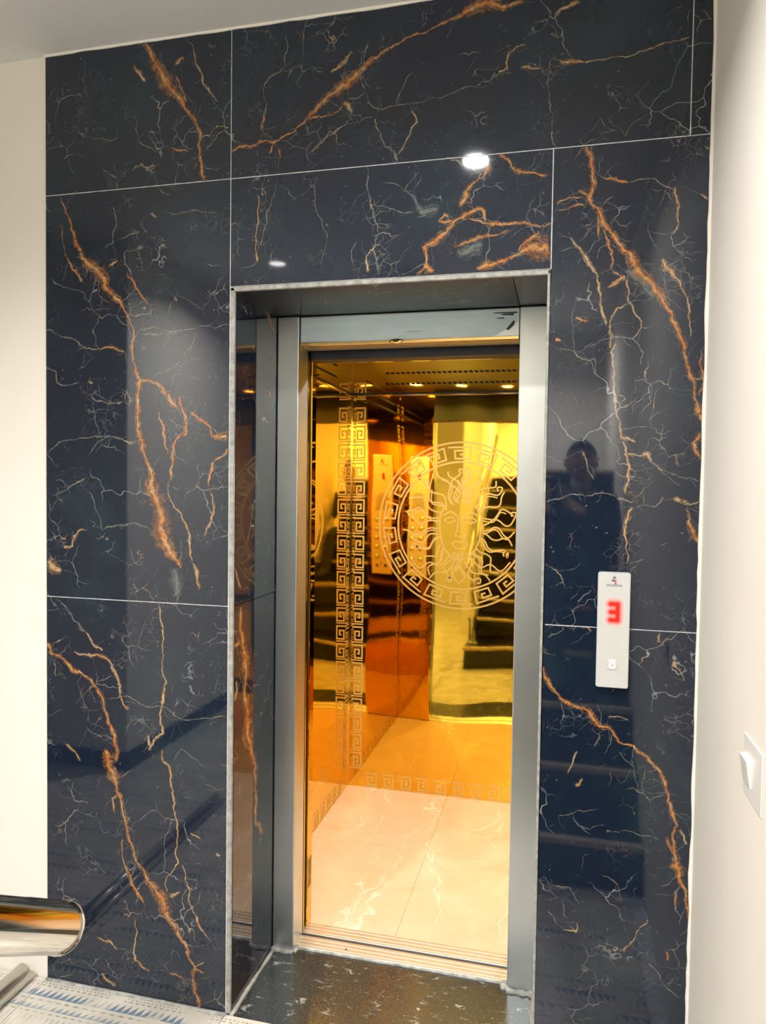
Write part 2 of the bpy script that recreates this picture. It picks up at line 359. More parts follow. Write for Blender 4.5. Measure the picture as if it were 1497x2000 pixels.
VEINS = {
"A": """o -1194,2797,117 -1158,2745,175 -1133,2711,321 -1109,2672,320 -1085,2641,203 -1069,2622,145 -1045,2587,116 -1025,2556,87 -1009,2524,86 -1017,2492,72 -1009,2455,87 -1006,2412,115 -996,2395,115
t -1220,2738,59 -1199,2711,117 -1181,2690,44
t -1090,2727,116 -1077,2735,101 -1061,2742,43
t -1038,2777,29 -1026,2719,43 -1005,2674,72 -982,2636,43 -958,2606,29
o -1085,2691,58 -1064,2646,58 -1053,2616,43
o -1092,2492,58 -1073,2484,73 -1044,2480,29
w -1215,2590,29 -1207,2524,29 -1182,2507,44 -1149,2486,29
w -1324,2452,45 -1298,2438,45 -1277,2427,60 -1273,2392,30
t -1009,2515,58 -981,2516,43 -958,2542,29 -922,2532,43
w -1358,2546,30 -1299,2533,30 -1273,2538,45""",
"B": """o -914,2468,86 -880,2476,85 -833,2484,71 -789,2479,70 -753,2495,56 -701,2523,70 -670,2552,125 -638,2584,165 -606,2600,302 -578,2614,301 -550,2640,218 -519,2665,136 -482,2685,67 -446,2700,54 -422,2711,54 -379,2718,53 -339,2732,53 -304,2745,66 -275,2751,105 -251,2762,262 -217,2772,313 -189,2765,260 -155,2755,129 -121,2764,77
t -626,2649,55 -600,2663,123 -569,2696,41
t -590,2565,123 -577,2555,137 -567,2532,27
w -693,2435,28 -668,2456,42 -642,2475,69 -605,2496,55 -577,2509,41 -543,2509,27 -505,2520,41
w -580,2572,27 -528,2581,27 -515,2551,27 -480,2535,41 -444,2543,54 -408,2542,27 -342,2551,27 -283,2560,40 -237,2565,26 -197,2579,65 -188,2597,52
t -188,2585,39 -157,2605,52 -153,2640,65 -114,2655,26
t -124,2602,65 -101,2598,77 -73,2595,26
w -46,2591,26 -59,2554,26 -49,2491,38 -42,2435,38 -33,2395,26
w -822,2513,28 -816,2556,42 -820,2624,28 -801,2657,42 -761,2677,42 -756,2761,28
o -827,2518,42 -819,2543,85 -815,2565,28
o -789,2479,70 -802,2450,56
o -772,2460,56 -769,2435,42
w -499,2517,41 -486,2469,41 -473,2437,27 -445,2412,95 -439,2397,54
t -404,2529,27 -388,2493,54 -407,2461,40 -436,2416,27
o -688,2530,56 -650,2533,55 -611,2541,41 -593,2556,41
t -39,2718,77 -27,2732,76 16,2745,101
t -27,2604,77 1,2601,102 38,2594,38 98,2599,25 181,2607,37 233,2618,25 274,2625,37
w 133,2404,25 144,2427,25 185,2450,25
w 72,2456,25 103,2419,25
w -50,2676,38 -37,2665,38 -25,2664,25
w -444,2543,27 -424,2593,27 -404,2624,40""",
"C": """g -418,2316,40 -389,2290,81 -371,2260,134 -342,2263,267 -325,2264,107
g -277,2148,133 -240,2156,344 -209,2164,342
o -206,2391,79 -202,2357,184 -213,2337,53 -234,2325,66 -250,2313,132 -260,2284,159 -269,2265,66
o -382,2102,54 -358,2118,67 -357,2143,81 -363,2168,161 -341,2179,161 -320,2195,187 -296,2215,106 -288,2227,106 -265,2237,119 -242,2250,106 -217,2256,118 -209,2249,92 -202,2225,39
o -288,2230,66 -313,2228,67 -326,2235,67 -311,2250,80 -300,2243,40
o -248,2235,40 -210,2219,53 -176,2217,118 -148,2212,65 -105,2213,65 -82,2205,65 -55,2200,26 -39,2207,26
o -284,2165,40 -258,2174,53 -209,2186,92 -186,2186,66 -162,2191,39 -146,2198,26
o -225,2104,79 -201,2113,211 -170,2118,131 -136,2127,78 -120,2135,78 -95,2147,286 -70,2145,492 -43,2150,542
o -120,2146,52 -91,2170,78 -69,2189,65
o -362,2126,81 -351,2108,188 -337,2104,80
w -521,2388,27 -520,2331,41 -510,2289,68 -504,2260,41 -491,2232,41 -496,2196,41 -503,2170,55 -492,2134,55 -488,2105,68
w -510,2289,41 -479,2284,41 -450,2274,41 -393,2260,27
o -173,2388,104 -150,2375,65 -141,2354,52 -121,2342,130 -95,2337,52 -52,2328,51
w -201,2120,40 -193,2157,26 -194,2204,26 -209,2246,26
t -834,2158,85 -838,2208,28 -835,2286,28 -836,2341,28
t -513,2112,68 -521,2153,41 -493,2179,41
w -779,2378,28 -795,2311,28 -809,2256,42 -827,2201,28
w -662,2369,42 -668,2301,28 -631,2216,28 -652,2135,28""",
"D": """g -1087,1295,267 -1077,1247,297 -1080,1212,149
w -1518,1995,46 -1477,1981,31 -1415,1962,61 -1368,1936,61 -1332,1932,30
o -1332,1932,30 -1283,1934,90 -1249,1924,30
w -1515,1888,62 -1481,1870,46 -1477,1836,46 -1440,1828,46 -1402,1835,46
t -1369,1840,91 -1355,1834,61
w -1362,1796,61 -1312,1776,60 -1255,1775,60
w -1515,1623,31 -1456,1665,31 -1382,1671,30 -1312,1676,61 -1262,1670,60 -1213,1658,90
w -1369,1623,30 -1341,1658,46 -1298,1679,30
t -1513,1299,218 -1489,1279,341 -1464,1274,124
t -1457,1346,77 -1427,1347,77 -1398,1398,77 -1376,1396,46
w -1369,1512,46 -1344,1456,30 -1318,1387,30
w -1478,1498,46 -1426,1531,61 -1383,1550,61
w -1325,1400,30 -1241,1418,75 -1184,1413,30 -1154,1399,30
t -1103,1547,30 -1096,1487,44 -1068,1456,44 -1049,1420,59 -1037,1359,74 -1027,1310,29 -1014,1281,133 -1007,1232,44
t -981,1524,29 -962,1464,58 -990,1390,59
o -1243,2150,45 -1221,2124,89 -1201,2093,59 -1172,2055,30
o -1462,2302,30 -1454,2241,30 -1436,2192,46 -1405,2153,106 -1391,2133,76
t -1302,2171,120 -1273,2186,45
w -1200,1983,59 -1131,1983,44 -1058,1978,44 -997,1987,29 -920,1987,29
w -1200,1965,45 -1137,1969,59 -1071,1958,44
w -1172,1833,30 -1111,1864,44 -1043,1923,29 -1018,1970,29
t -1090,2069,73 -1078,2063,44
w -1290,2342,45 -1276,2289,45 -1290,2238,45 -1319,2221,30
w -1265,2251,45 -1201,2266,59
w -1248,2212,45 -1248,2175,45 -1222,2131,59
t -1163,2316,74 -1148,2302,59
w -1116,2314,29 -1027,2314,43 -933,2300,29
o -1200,1837,89 -1145,1829,118 -1124,1810,177 -1097,1773,133 -1076,1758,74
o -1070,1791,88 -1063,1755,88 -1050,1712,117 -1050,1681,103 -1082,1667,59 -1089,1633,118 -1097,1584,104 -1100,1547,30
o -1036,1743,88 -1010,1724,146 -979,1706,73 -970,1675,44 -949,1675,174 -921,1678,232
o -1140,1750,44 -1123,1707,89 -1117,1664,89 -1107,1627,44
o -920,1639,72 -957,1609,58 -969,1585,102 -978,1531,44
o -1462,2382,46 -1448,2339,61 -1427,2285,91 -1410,2239,121 -1387,2200,151 -1358,2176,271 -1329,2152,301 -1315,2114,210 -1290,2090,180 -1264,2067,150 -1256,2053,90 -1234,2015,60 -1217,1963,60 -1224,1935,75 -1214,1880,75 -1200,1837,149 -1207,1800,134 -1207,1737,134 -1206,1694,149 -1193,1664,209 -1178,1608,90 -1161,1572,149 -1161,1535,358 -1144,1492,417 -1129,1443,357 -1126,1392,417 -1102,1350,297 -1074,1315,148 -1064,1296,59""",
"E": """w -1479,1183,31 -1420,1122,62 -1383,1092,62
t -1383,1092,62 -1348,1049,77 -1322,1039,61
t -1420,1029,46 -1369,1022,92 -1311,1016,107 -1278,971,91 -1265,928,107 -1254,884,46 -1235,867,91
w -1344,940,31 -1289,964,31
w -1318,891,31 -1240,908,30 -1183,884,30 -1127,886,45 -1066,856,30 -991,863,30 -918,875,29
t -1138,1187,60 -1121,1120,60 -1121,1082,45 -1121,1033,30 -1111,958,60 -1121,907,120 -1127,882,30 -1120,807,90 -1169,752,60
t -1169,796,76 -1162,753,91
t -1120,757,60 -1123,725,75 -1103,715,60 -1088,640,60 -1081,566,45 -1074,497,45 -1070,427,45 -1099,387,45 -1109,371,30 -1105,333,30
t -1057,423,45 -1044,375,45 -1035,319,45 -1009,273,90 -967,215,30
o -1254,474,31 -1247,397,46 -1224,342,107 -1196,307,137 -1181,288,46
t -1098,325,136 -1063,344,45
w -1442,621,31 -1417,571,31 -1369,572,31
t -1451,743,62 -1399,696,62
w -1490,995,47 -1486,949,47
w -1406,943,31 -1383,848,31
t -1341,161,47 -1297,155,93 -1274,134,46
t -1210,235,31 -1213,156,61 -1210,111,77 -1160,87,46
t -1325,52,78 -1277,21,93
o -1094,92,61 -1049,82,45
o -1014,119,75 -986,111,45
t -1014,125,60 -986,143,45
t -1030,521,45 -997,507,45
w -1369,413,31 -1311,363,31
t -949,470,89 -935,466,59
o -1271,607,61 -1288,593,61 -1281,548,31
o -1517,1048,156 -1499,1019,140 -1458,1003,93 -1424,970,139 -1383,957,77 -1348,930,92 -1325,901,138 -1318,866,107 -1304,822,123 -1282,773,122 -1271,736,122 -1278,709,92
o -1318,737,184 -1304,720,368 -1301,688,246 -1281,657,337 -1274,619,107 -1257,576,92 -1240,514,92 -1224,465,76 -1210,416,92 -1174,368,137 -1140,328,273 -1115,295,333 -1098,253,181 -1070,225,151 -1043,185,90 -1014,125,75 -1021,87,105 -1007,37,105 -1000,4,120""",
"F": """g 148,2083,176 160,2063,277 180,2048,226 195,2026,201 209,2008,125
o 50,2267,89 35,2277,76 25,2285,51
o 38,2269,38 2,2267,38 -27,2254,39
o -23,2239,26 6,2243,38 24,2249,64 41,2240,38
o 87,2306,38 114,2302,88 140,2292,50
w 140,2292,38 180,2297,25 206,2296,50 228,2276,50 246,2270,37
t 248,2271,99 255,2245,62 259,2206,50 257,2171,50 244,2158,37
w 244,2158,25 250,2130,25 266,2135,37 285,2150,37
w 250,2130,25 264,2117,25 295,2092,25
t 225,2101,75 233,2084,125 251,2065,99 268,2043,74 281,2013,25 290,1980,50 293,1947,62 294,1909,25
t 101,2038,38 120,2051,127 134,2062,177 141,2065,50
t 8,2168,38 30,2141,64 48,2113,102 63,2088,89 76,2068,38 79,2038,76 83,2011,38 91,1974,76 99,1944,25
o 88,2183,63 99,2146,76 110,2111,63 107,2088,38 125,2069,51
o 72,2214,38 75,2186,63 72,2165,38
t 143,2056,38 148,2010,50 162,1980,38 182,1940,25 161,1911,25
t 150,1998,25 124,1988,51 113,1969,51 108,1946,63 113,1918,63 109,1891,38
w 113,1918,38 135,1917,38 173,1901,38 188,1876,38 180,1844,25
t 123,1902,38 112,1879,51 116,1848,25 120,1790,38 123,1761,76 129,1723,38 138,1687,64 141,1668,76 167,1662,63 175,1656,38
t 145,1659,38 152,1628,64 162,1599,63 162,1567,114 154,1529,38
t 155,1630,63 186,1624,63 203,1630,114 212,1609,63
w 212,1609,50 234,1590,38 278,1572,25 326,1563,25
w -35,1507,39 4,1517,52 50,1526,39 97,1532,38 127,1526,38 148,1516,64 176,1510,38
w 170,1515,38 202,1550,38
t 171,1497,76 162,1472,127 156,1450,89 155,1427,76 160,1389,25 162,1357,38
w 179,1496,38 197,1502,25 225,1498,38 244,1523,50
t 268,1522,100 291,1512,112 307,1506,37 326,1517,37
o 295,1497,37 303,1475,50 308,1450,125 317,1429,125 327,1411,50
w 47,1636,52 59,1611,39 77,1563,39
w -35,1347,39 -11,1334,39 8,1302,39 17,1286,26
w 47,1255,52 78,1286,39
w 168,1357,25 204,1368,25
w 229,1793,25 215,1753,25 208,1687,25
o 320,1879,25 324,1828,49 327,1790,74 317,1770,50
t 326,2239,74 310,2251,37
t 326,2357,61 313,2360,37
t -23,1917,116 -10,1911,65
o 25,1969,64 40,1961,51 57,1960,26
w -13,1895,26 21,1885,26 53,1863,51 72,1866,38
o 322,1680,174 310,1656,112 317,1631,112 327,1618,62
o 41,2388,152 54,2365,101 57,2335,127 64,2298,114 59,2278,114 50,2263,114 66,2238,102 81,2213,127 94,2187,127 111,2166,152 130,2138,151 153,2119,201 162,2093,226 177,2069,226 198,2050,200 212,2025,163 230,1998,150 250,1974,125 257,1946,112 269,1919,112 281,1892,112 286,1859,75 294,1826,99 307,1783,62 314,1752,99 321,1727,198 326,1705,74""",
"G": """w -26,1159,26 17,1190,26
o 48,1193,26 70,1191,52 79,1181,52
w 154,881,26 190,847,26 200,787,26 232,766,38 263,785,38
w 106,926,52 95,887,52
t 53,871,52 30,811,26
w 9,701,26 110,733,26
w 64,682,39 88,673,39
t 130,676,78 140,675,52
w 194,680,26 252,670,38
w -6,520,53 43,515,39 68,475,26
w 121,559,26 156,544,39 172,502,26
t 63,428,53 61,403,66 30,402,26
t 178,371,65 206,414,26 234,462,26
w 237,351,26 266,324,38 282,296,26
t 244,1186,38 239,1164,101
t 275,1118,114 292,1100,50 303,1072,38
t 128,968,52 175,963,26
o 279,388,51 282,364,64
t 50,782,78 67,803,39
t 302,701,63 317,665,89
o 274,679,76 292,639,64
o 300,540,64 299,510,51
o 282,606,127 305,603,279 313,607,76
o -39,1082,132 -23,1046,118 8,1004,79 33,992,104 70,982,104 88,961,169 105,941,129 135,935,77 153,905,52 189,900,64 223,875,89 247,848,102 265,812,114 272,770,89 284,741,114 296,711,63 291,668,76 296,620,127 305,590,178 317,555,63 324,514,63 337,467,63""",
"R": """o 55,1182,149 56,1112,209 71,1075,362 86,1022,425 88,941,304 103,869,368 109,781,493 147,711,251 168,630,222 177,559,287 171,495,127 224,427,195
o 50,1083,149 2,1081,146
t 31,971,178 18,915,118""",
"S": """o 231,2080,191 252,2055,225 299,2033,131
t 55,2052,88 87,2039,120
o 244,1840,129 265,1820,97
t 12,1302,117 54,1236,119""",
}
_link = link
def link(name, me, mats, parent=None):
    o = _link(name, me, mats, parent)
    if parent is not None and parent.type == 'EMPTY': o.matrix_parent_inverse = Matrix.Translation(-Vector(parent.location))
    return o

# ================================================================ SETTING
# ---- floor
floor = struct(boxo('floor', (WX0, XR + 0.3, WY0 - 0.2, 0.02, -0.12, -0.010), 'grout'), 'patterned tile floor of the landing')
tile_me = box(bmesh.new(), 0.001, 0.599, -0.599, -0.001, -0.012, 0.0); tm = bpy.data.meshes.new('floor_tile'); tile_me.to_mesh(tm); tile_me.free(); tm.materials.append(M['pattern_tile'])
for j in range(8):
    for i in range(8):
        x = XL - 0.6 * 5 + 0.6 * i; y = -0.6 * j
        if x > 0.25 or (x > -0.75 and y < -1.1): continue
        o = bpy.data.objects.new('floor_tile', tm); COL.objects.link(o); o.parent = floor; o.location = (x, y, 0)
sl = boxo('granite_slab', (RX0 + 0.006, RX1 - 0.006, 0.0, 0.338, -0.02, 0.0), 'fleck_granite', floor); sl['label'] = 'black granite threshold slab with grey flecks'
def fillet(pts, r=0.006):
    bm = bmesh.new(); P = []
    for a, b in zip(pts, pts[1:]):
        for k in range(12): P.append(Vector(a).lerp(Vector(b), k / 12))
    P.append(Vector(pts[-1]))
    tube(bm, [p + Vector((random.uniform(-.0012, .0012), random.uniform(-.0012, .0012), 0)) for p in P], [r * random.uniform(0.7, 1.25) for _ in P], 8)
    return obj('cement_fillet', bm, 'cement', floor, True)
fillet([(RX0 + 0.004, 0.0, 0.0), (RX0 + 0.006, YJ - 0.002, 0.0)], 0.007)
fillet([(RX0, YJ - 0.004, 0.001), (JX0, YJ - 0.005, 0.001)], 0.009)
fillet([(JX0 + 0.004, YJ, 0.0), (JX0 + 0.006, 0.345, 0.0)], 0.007)
fillet([(JX1, YJ - 0.006, 0.001), (RX1, YJ - 0.006, 0.001)], 0.011)
fillet([(JX1 - 0.008, YJ - 0.004, 0.0), (JX1 - 0.008, 0.345, 0.0)], 0.011)
fillet([(RX1 - 0.004, 0.0, 0.0), (RX1 - 0.005, YJ, 0.0)], 0.006)
fillet([(JX0, 0.340, 0.001), (JX1, 0.340, 0.001)], 0.006)
fillet([(XL, -0.004, 0.0), (V1, -0.004, 0.0)], 0.006)

# ---- front wall with the tiled lift portal
bm = bmesh.new()
box(bm, XL, RX0 - 0.012, 0.0008, 0.30, -0.01, ZC + 0.02); box(bm, RX1 + 0.012, XR + 0.25, 0.0008, 0.30, -0.01, ZC + 0.02); box(bm, RX0 - 0.012, RX1 + 0.012, 0.0008, 0.30, ZO, ZC + 0.02)
wall_front = struct(obj('wall_front', bm, 'grout'), 'lift wall clad in black tiles with gold veins')
VEIN_KIND = {'o': (0.66, 1.0), 't': (0.48, 0.95), 'w': (0.24, 0.62), 'g': (0.10, 0.50), 's': (0.20, 0.36)}
def tile(rect, key, axis='front'):
    a0, a1, b0, b1 = rect; g = 0.0013
    a0 += g; a1 -= g; b0 += g; b1 -= g
    if axis == 'front': dims = (a0, a1, 0.0, 0.012, b0, b1); place = lambda a, b, off: (a, -off, b)
    elif axis == 'left': dims = (RX0 - 0.012, RX0, a0, a1, b0, b1); place = lambda a, b, off: (RX0 + off, a, b)
    elif axis == 'right': dims = (RX1, RX1 + 0.012, a0, a1, b0, b1); place = lambda a, b, off: (RX1 - off, a, b)
    else: dims = (a0, a1, b0, b1, ZO - 0.012, ZO); place = lambda a, b, off: (a, b, ZO - 0.012 - off)
    bm = box(bmesh.new(), *dims)
    nslab = len(bm.faces)
    lay = bm.loops.layers.float_color.new('vein'); lay2 = bm.loops.layers.float_color.new('strand')
    count = [0]
    def rib(pts, kind, mul=1.0):
        kv, so = VEIN_KIND[kind]; off = 0.00012 + count[0] * 0.000003; count[0] += 1
        # fractal refinement of the traced line
        P = [Vector(p) for p in pts]
        for it in range(3):
            Q = [P[0]]
            for a, b in zip(P, P[1:]):
                d = Vector((b.x - a.x, b.y - a.y)); L = d.length
                if L < 0.006: Q.append(b); continue
                mdp = (a + b) / 2; k = random.uniform(-0.13, 0.13) * L
                mdp.x += -d.y / max(L, 1e-6) * k; mdp.y += d.x / max(L, 1e-6) * k; mdp.z *= random.uniform(0.7, 1.25)
                Q += [mdp, b]
            P = Q
        rows = []; run = random.uniform(0, 9)
        for i, p in enumerate(P):
            if i: run += (Vector((p.x, p.y)) - Vector((P[i - 1].x, P[i - 1].y))).length
            d = P[min(i + 1, len(P) - 1)] - P[max(i - 1, 0)]; d = Vector((d.x, d.y))
            d = d.normalized() if d.length > 1e-6 else Vector((1, 0)); n = Vector((-d.y, d.x))
            hw = p.z * 0.5 * mul
            fade = min(1.0, min(i, len(P) - 1 - i) / 2.0 + 0.25)
            row = []
            for s, pr in ((-1, 0.0), (0, 1.0 * (0.55 + 0.45 * fade)), (1, 0.0)):
                q = Vector((p.x, p.y)) + n * hw * s
                q.x = min(max(q.x, a0), a1); q.y = min(max(q.y, b0), b1)
                row.append((bm.verts.new(place(q.x, q.y, off)), pr, run, hw * s))
            rows.append(row)
        for A, B in zip(rows, rows[1:]):
            for k in (0, 1):
                try: f = bm.faces.new((A[k][0], A[k + 1][0], B[k + 1][0], B[k][0]))
                except ValueError: continue
                f.material_index = 1
                for lp in f.loops:
                    rr = [r for r in A + B if r[0] is lp.vert][0]
                    lp[lay] = (rr[1], kv, so, 1.0); lp[lay2] = (rr[2], rr[3], 0.0, 1.0)
    lines = []
    for ln in VEINS.get(key, '').split('\n'):
        tk = ln.split()
        if len(tk) < 3: continue
        pts = [tuple(float(c) for c in q.split(',')) for q in tk[1:]]
        lines.append((tk[0], [(p[0] / 1000, p[1] / 1000, p[2] / 10000) for p in pts]))
    # fine stray cracks that leave the traced veins
    for kd, pts in lines:
        if axis != 'front': break
        for p in pts:
            for _ in range(2 if kd == 'o' else 1):
                if random.random() < 0.45: continue
                ang = random.uniform(0, 2 * math.pi); L = random.uniform(0.02, 0.075); q = [(p[0], p[1], 0.0022)]
                for s in range(3):
                    ang += random.uniform(-0.6, 0.6)
                    q.append((q[-1][0] + math.cos(ang) * L / 3, q[-1][1] + math.sin(ang) * L / 3, random.uniform(0.0010, 0.0024)))
                rib(q, random.choice('sssw'), 1.5)
    for kd, pts in lines:
        rib([(p[0], p[1], max(p[2], 0.0026)) for p in pts], kd, {'o': 1.75, 't': 1.7, 'w': 1.4, 'g': 1.8}[kd])
    bm.normal_update()
    return obj('marble_tile', bm, ['dusty_marble' if axis == 'soffit' else 'black_marble', 'marble_vein'], wall_front)
tile((XL, V1, ZH1, ZC), 'A'); tile((V1, V3, ZH1, ZC), 'B'); tile((V3, XR, ZH1, ZC), '')
tile((V1, V2, ZO, ZH1), 'C'); tile((XL, V1, ZH2, ZH1), 'D'); tile((XL, V1, 0.004, ZH2), 'E')
tile((V2, XR, ZH2, ZH1), 'F'); tile((V2, XR, 0.004, ZH2), 'G')
tile((0.012, YJ + 0.01, 0.004, ZH2), 'R', 'left'); tile((0.012, YJ + 0.01, ZH2, ZO - 0.012), 'S', 'left')
tile((0.012, YJ + 0.01, 0.004, ZH2), '', 'right'); tile((0.012, YJ + 0.01, ZH2, ZO - 0.012), '', 'right')
tile((RX0, JX1 - 0.002, 0.012, YJ + 0.02), '', 'soffit'); tile((JX1 - 0.002, RX1, 0.012, YJ + 0.02), '', 'soffit')
# bare cement edges of the cladding round the opening
def edge(name, dims, mat='cement'):
    o = boxo(name, dims, mat, wall_front, bev=0.002); return o
edge('tile_edge', (V1 + 0.001, RX0, -0.0005, 0.011, 0.004, ZO - 0.002)); edge('tile_edge', (RX1, V2 - 0.001, -0.0005, 0.011, 0.004, ZO - 0.002)); edge('tile_edge', (V1 + 0.001, V2 - 0.001, -0.0005, 0.011, ZO - 0.013, ZO - 0.001))

# ---- white walls and ceiling
wall_left = struct(boxo('wall_left', (WX0, XL - 0.001, 0.006, 0.25, -0.01, ZC + 0.02), 'wall_paint'), 'cream painted wall left of the lift')
bm = bmesh.new(); box(bm, XR + 0.001, XR + 0.2, WY0 - 0.2, 0.012, -0.01, ZC + 0.02)
wall_right = struct(obj('wall_right', bm, 'wall_paint'), 'cream painted side wall right of the lift')
# ragged plaster bead where the side wall meets the tiles
bm = bmesh.new(); prev = None
for k in range(91):
    z = ZC * k / 90; wd = 0.004 + 0.0035 * mnoise.noise((0.3, z * 9, 0)) + 0.002 * mnoise.noise((5, z * 31, 2))
    cur = [bm.verts.new((XR + 0.002, -0.004, z)), bm.verts.new((XR - wd, -0.003, z)), bm.verts.new((XR - wd - 0.0015, 0.001, z))]
    if prev:
        for a in (0, 1): bm.faces.new((prev[a], prev[a + 1], cur[a + 1], cur[a]))
    prev = cur
struct(obj('trim_1', bm, 'wall_paint'), 'ragged plaster bead along the right edge of the tiles')
bm = bmesh.new(); prev = None
for k in range(61):
    x = XL + (XR - XL) * k / 60; wd = 0.004 + 0.003 * mnoise.noise((x * 12, 0.7, 0)) + 0.0015 * mnoise.noise((x * 37, 3, 2))
    cur = [bm.verts.new((x, -0.005, ZC + 0.001)), bm.verts.new((x, -0.003, ZC - wd)), bm.verts.new((x, 0.001, ZC - wd - 0.001))]
    if prev:
        for a in (0, 1): bm.faces.new((prev[a], prev[a + 1], cur[a + 1], cur[a]))
    prev = cur
struct(obj('trim_2', bm, 'wall_paint'), 'ragged plaster bead along the top of the tiles')
wall_back = struct(boxo('wall_back', (WX0, XR + 0.2, WY0 - 0.2, WY0, -0.01, ZC + 0.02), 'wall_paint'), 'cream back wall of the stairwell')
BX, BY = -2.23, -1.52
bm = bmesh.new(); box(bm, WX0, BX, WY0, BY, -0.01, ZC + 0.01)
wall_block = struct(obj('wall_corner', bm, 'wall_paint'), 'cream wall corner facing the lift')
bm = bmesh.new(); box(bm, WX0, BX + 0.012, BY, BY + 0.012, 0, 0.10); box(bm, BX, BX + 0.012, WY0, BY, 0, 0.10)
struct(obj('baseboard_corner', bm, 'skirting_black'), 'black skirting of the wall corner')
wall_end = struct(boxo('wall_end', (WX0 - 0.2, WX0, BY, 0.25, -0.01, ZC + 0.02), 'wall_paint'), 'cream wall at the end of the passage')
wall_spine = struct(boxo('wall_spine', (-1.02, -0.86, WY0, -2.3, -0.01, ZC + 0.01), 'wall_paint'), 'cream wall beside the stair flight')
ceiling = struct(boxo('ceiling', (WX0, XR + 0.2, WY0 - 0.2, 0.25, ZC, ZC + 0.15), 'ceiling_paint'), 'white painted ceiling')

# ---- downlights
def downlight(x, y, z, label, watts, glow='lamp_glow', r=0.045, col=(1.0, 0.985, 0.965), group=None, vis=True):
    t_ = empty('downlight', (x, y, z)); tag(t_, label, 'ceiling light', group)
    bm = bmesh.new(); n = 32; R0 = [(r, -0.001), (r + 0.004, -0.006), (r + 0.014, -0.005), (r + 0.018, 0.0)]
    rings = [[bm.verts.new((x + a * math.cos(2 * math.pi * k / n), y + a * math.sin(2 * math.pi * k / n), z + b)) for k in range(n)] for a, b in R0]
    for A, B in zip(rings, rings[1:]):
        for k in range(n): bm.faces.new((A[k], B[k], B[(k + 1) % n], A[(k + 1) % n]))
    obj('rim', bm, 'white_plastic', t_, True)
    obj('lens', disc(bmesh.new(), (x, y, z - 0.002), r, 0.002), glow, t_)
    L = bpy.data.lights.new('bulb', 'AREA'); L.shape = 'DISK'; L.size = r * 1.9; L.energy = watts; L.color = col; L.spread = math.radians(145)
    lo = bpy.data.objects.new('bulb', L); COL.objects.link(lo); lo.parent = t_; lo.location = (0, 0, -0.008)
    return t_
downlight(-0.348, -0.946, ZC, 'round white downlight in the ceiling in front of the lift', DOWNLIGHT_W[0])
downlight(-1.602, -2.034, ZC, 'round white downlight in the ceiling near the wall corner', DOWNLIGHT_W[1])
downlight(-0.25, -3.4, ZC, 'extra round downlight added in the ceiling above the stairs as fill light', STAIR_FILL_W)  # unseen extra lamp, added to brighten the stair side and the door header

# ---- staircase behind the viewpoint (seen in the mirrors)
SX0, SX1, SY, RI, TR = -0.80, XR - 0.004, -0.98, 0.185, 0.27
stairs = tag(empty('staircase', ((SX0 + SX1) / 2, SY, 0)), 'black granite stair flight with tan nosings rising from the landing', 'stairs')
NST = 9
for k in range(NST):
    y0 = SY - k * TR; z0 = k * RI; yb = y0 - TR if k < NST - 1 else WY0 + 0.002
    boxo('riser', (SX0, SX1, y0 - 0.02, y0, z0 + 0.001, z0 + RI - 0.025), 'stair_granite', stairs)
    tr_ = boxo('tread', (SX0 - 0.01, SX1, yb, y0 + 0.015, z0 + RI - 0.024, z0 + RI), 'stair_granite', stairs, bev=0.004)
    boxo('nosing', (SX0 - 0.008, SX1, y0 - 0.02, y0 + 0.0175, z0 + RI - 0.020, z0 + RI + 0.0015), 'stair_edge', tr_)
bm = bmesh.new(); prof = [(SY - 0.02, 0.0)]
for k in range(NST):
    prof += [(SY - 0.02 - k * TR, (k + 1) * RI - 0.025), (SY - 0.02 - (k + 1) * TR if k < NST - 1 else WY0 + 0.003, (k + 1) * RI - 0.025)]
prof.append((WY0 + 0.003, 0.0))
A = [bm.verts.new((SX0 + 0.004, y, z)) for y, z in prof]; B = [bm.verts.new((SX1 - 0.004, y, z)) for y, z in prof]
bm.faces.new(A); bm.faces.new(B[::-1])
for k in range(len(A)): bm.faces.new((A[k], B[k], B[(k + 1) % len(A)], A[(k + 1) % len(A)]))
bmesh.ops.recalc_face_normals(bm, faces=bm.faces)
obj('stair_body', bm, 'wall_paint', stairs)

# ---- stainless stair railing with its round end at lower left
RXX = -0.752
rail = tag(empty('stair_railing', (RXX, -0.98, 0.185)), 'polished stainless steel stair handrail with a round capped end', 'handrail')
slope = RI / TR
def rz(y, base): return base + (-0.93 - y) * 0.62
bm = tube(bmesh.new(), [(RXX, -0.925, 0.838 - 0.003), (RXX, -0.93, 0.838), (RXX, -3.0, rz(-3.0, 0.838))], [0.036, 0.038, 0.038], 40)
tr_ = obj('top_rail', bm, 'polished_steel', rail)
for p in tr_.data.polygons: p.use_smooth = len(p.vertices) == 4
d = Vector((0, 1, -0.62)).normalized()
bm = tube(bmesh.new(), [Vector((RXX, -0.93, 0.838)) + d * a for a in (0.0, 0.003, 0.007, 0.009)], [0.0395, 0.0395, 0.036, 0.030], 40)
obj('end_cap', bm, 'polished_steel', rail, True)
py = SY - 0.19
obj('newel_post', tube(bmesh.new(), [(RXX, py, RI), (RXX, py, rz(py, 0.838) - 0.03)], 0.024, 24), 'polished_steel', rail, True)
obj('post_flange', tube(bmesh.new(), [(RXX, py, RI), (RXX, py, RI + 0.006), (RXX, py, RI + 0.012)], [0.048, 0.046, 0.026], 24), 'polished_steel', rail, True)
for k in (2, 4, 6):
    yy = SY - 0.10 - k * TR
    obj('baluster', tube(bmesh.new(), [(RXX, yy, RI * (k + 1)), (RXX, yy, rz(yy, 0.838) - 0.03)], 0.019, 20), 'polished_steel', rail, True)
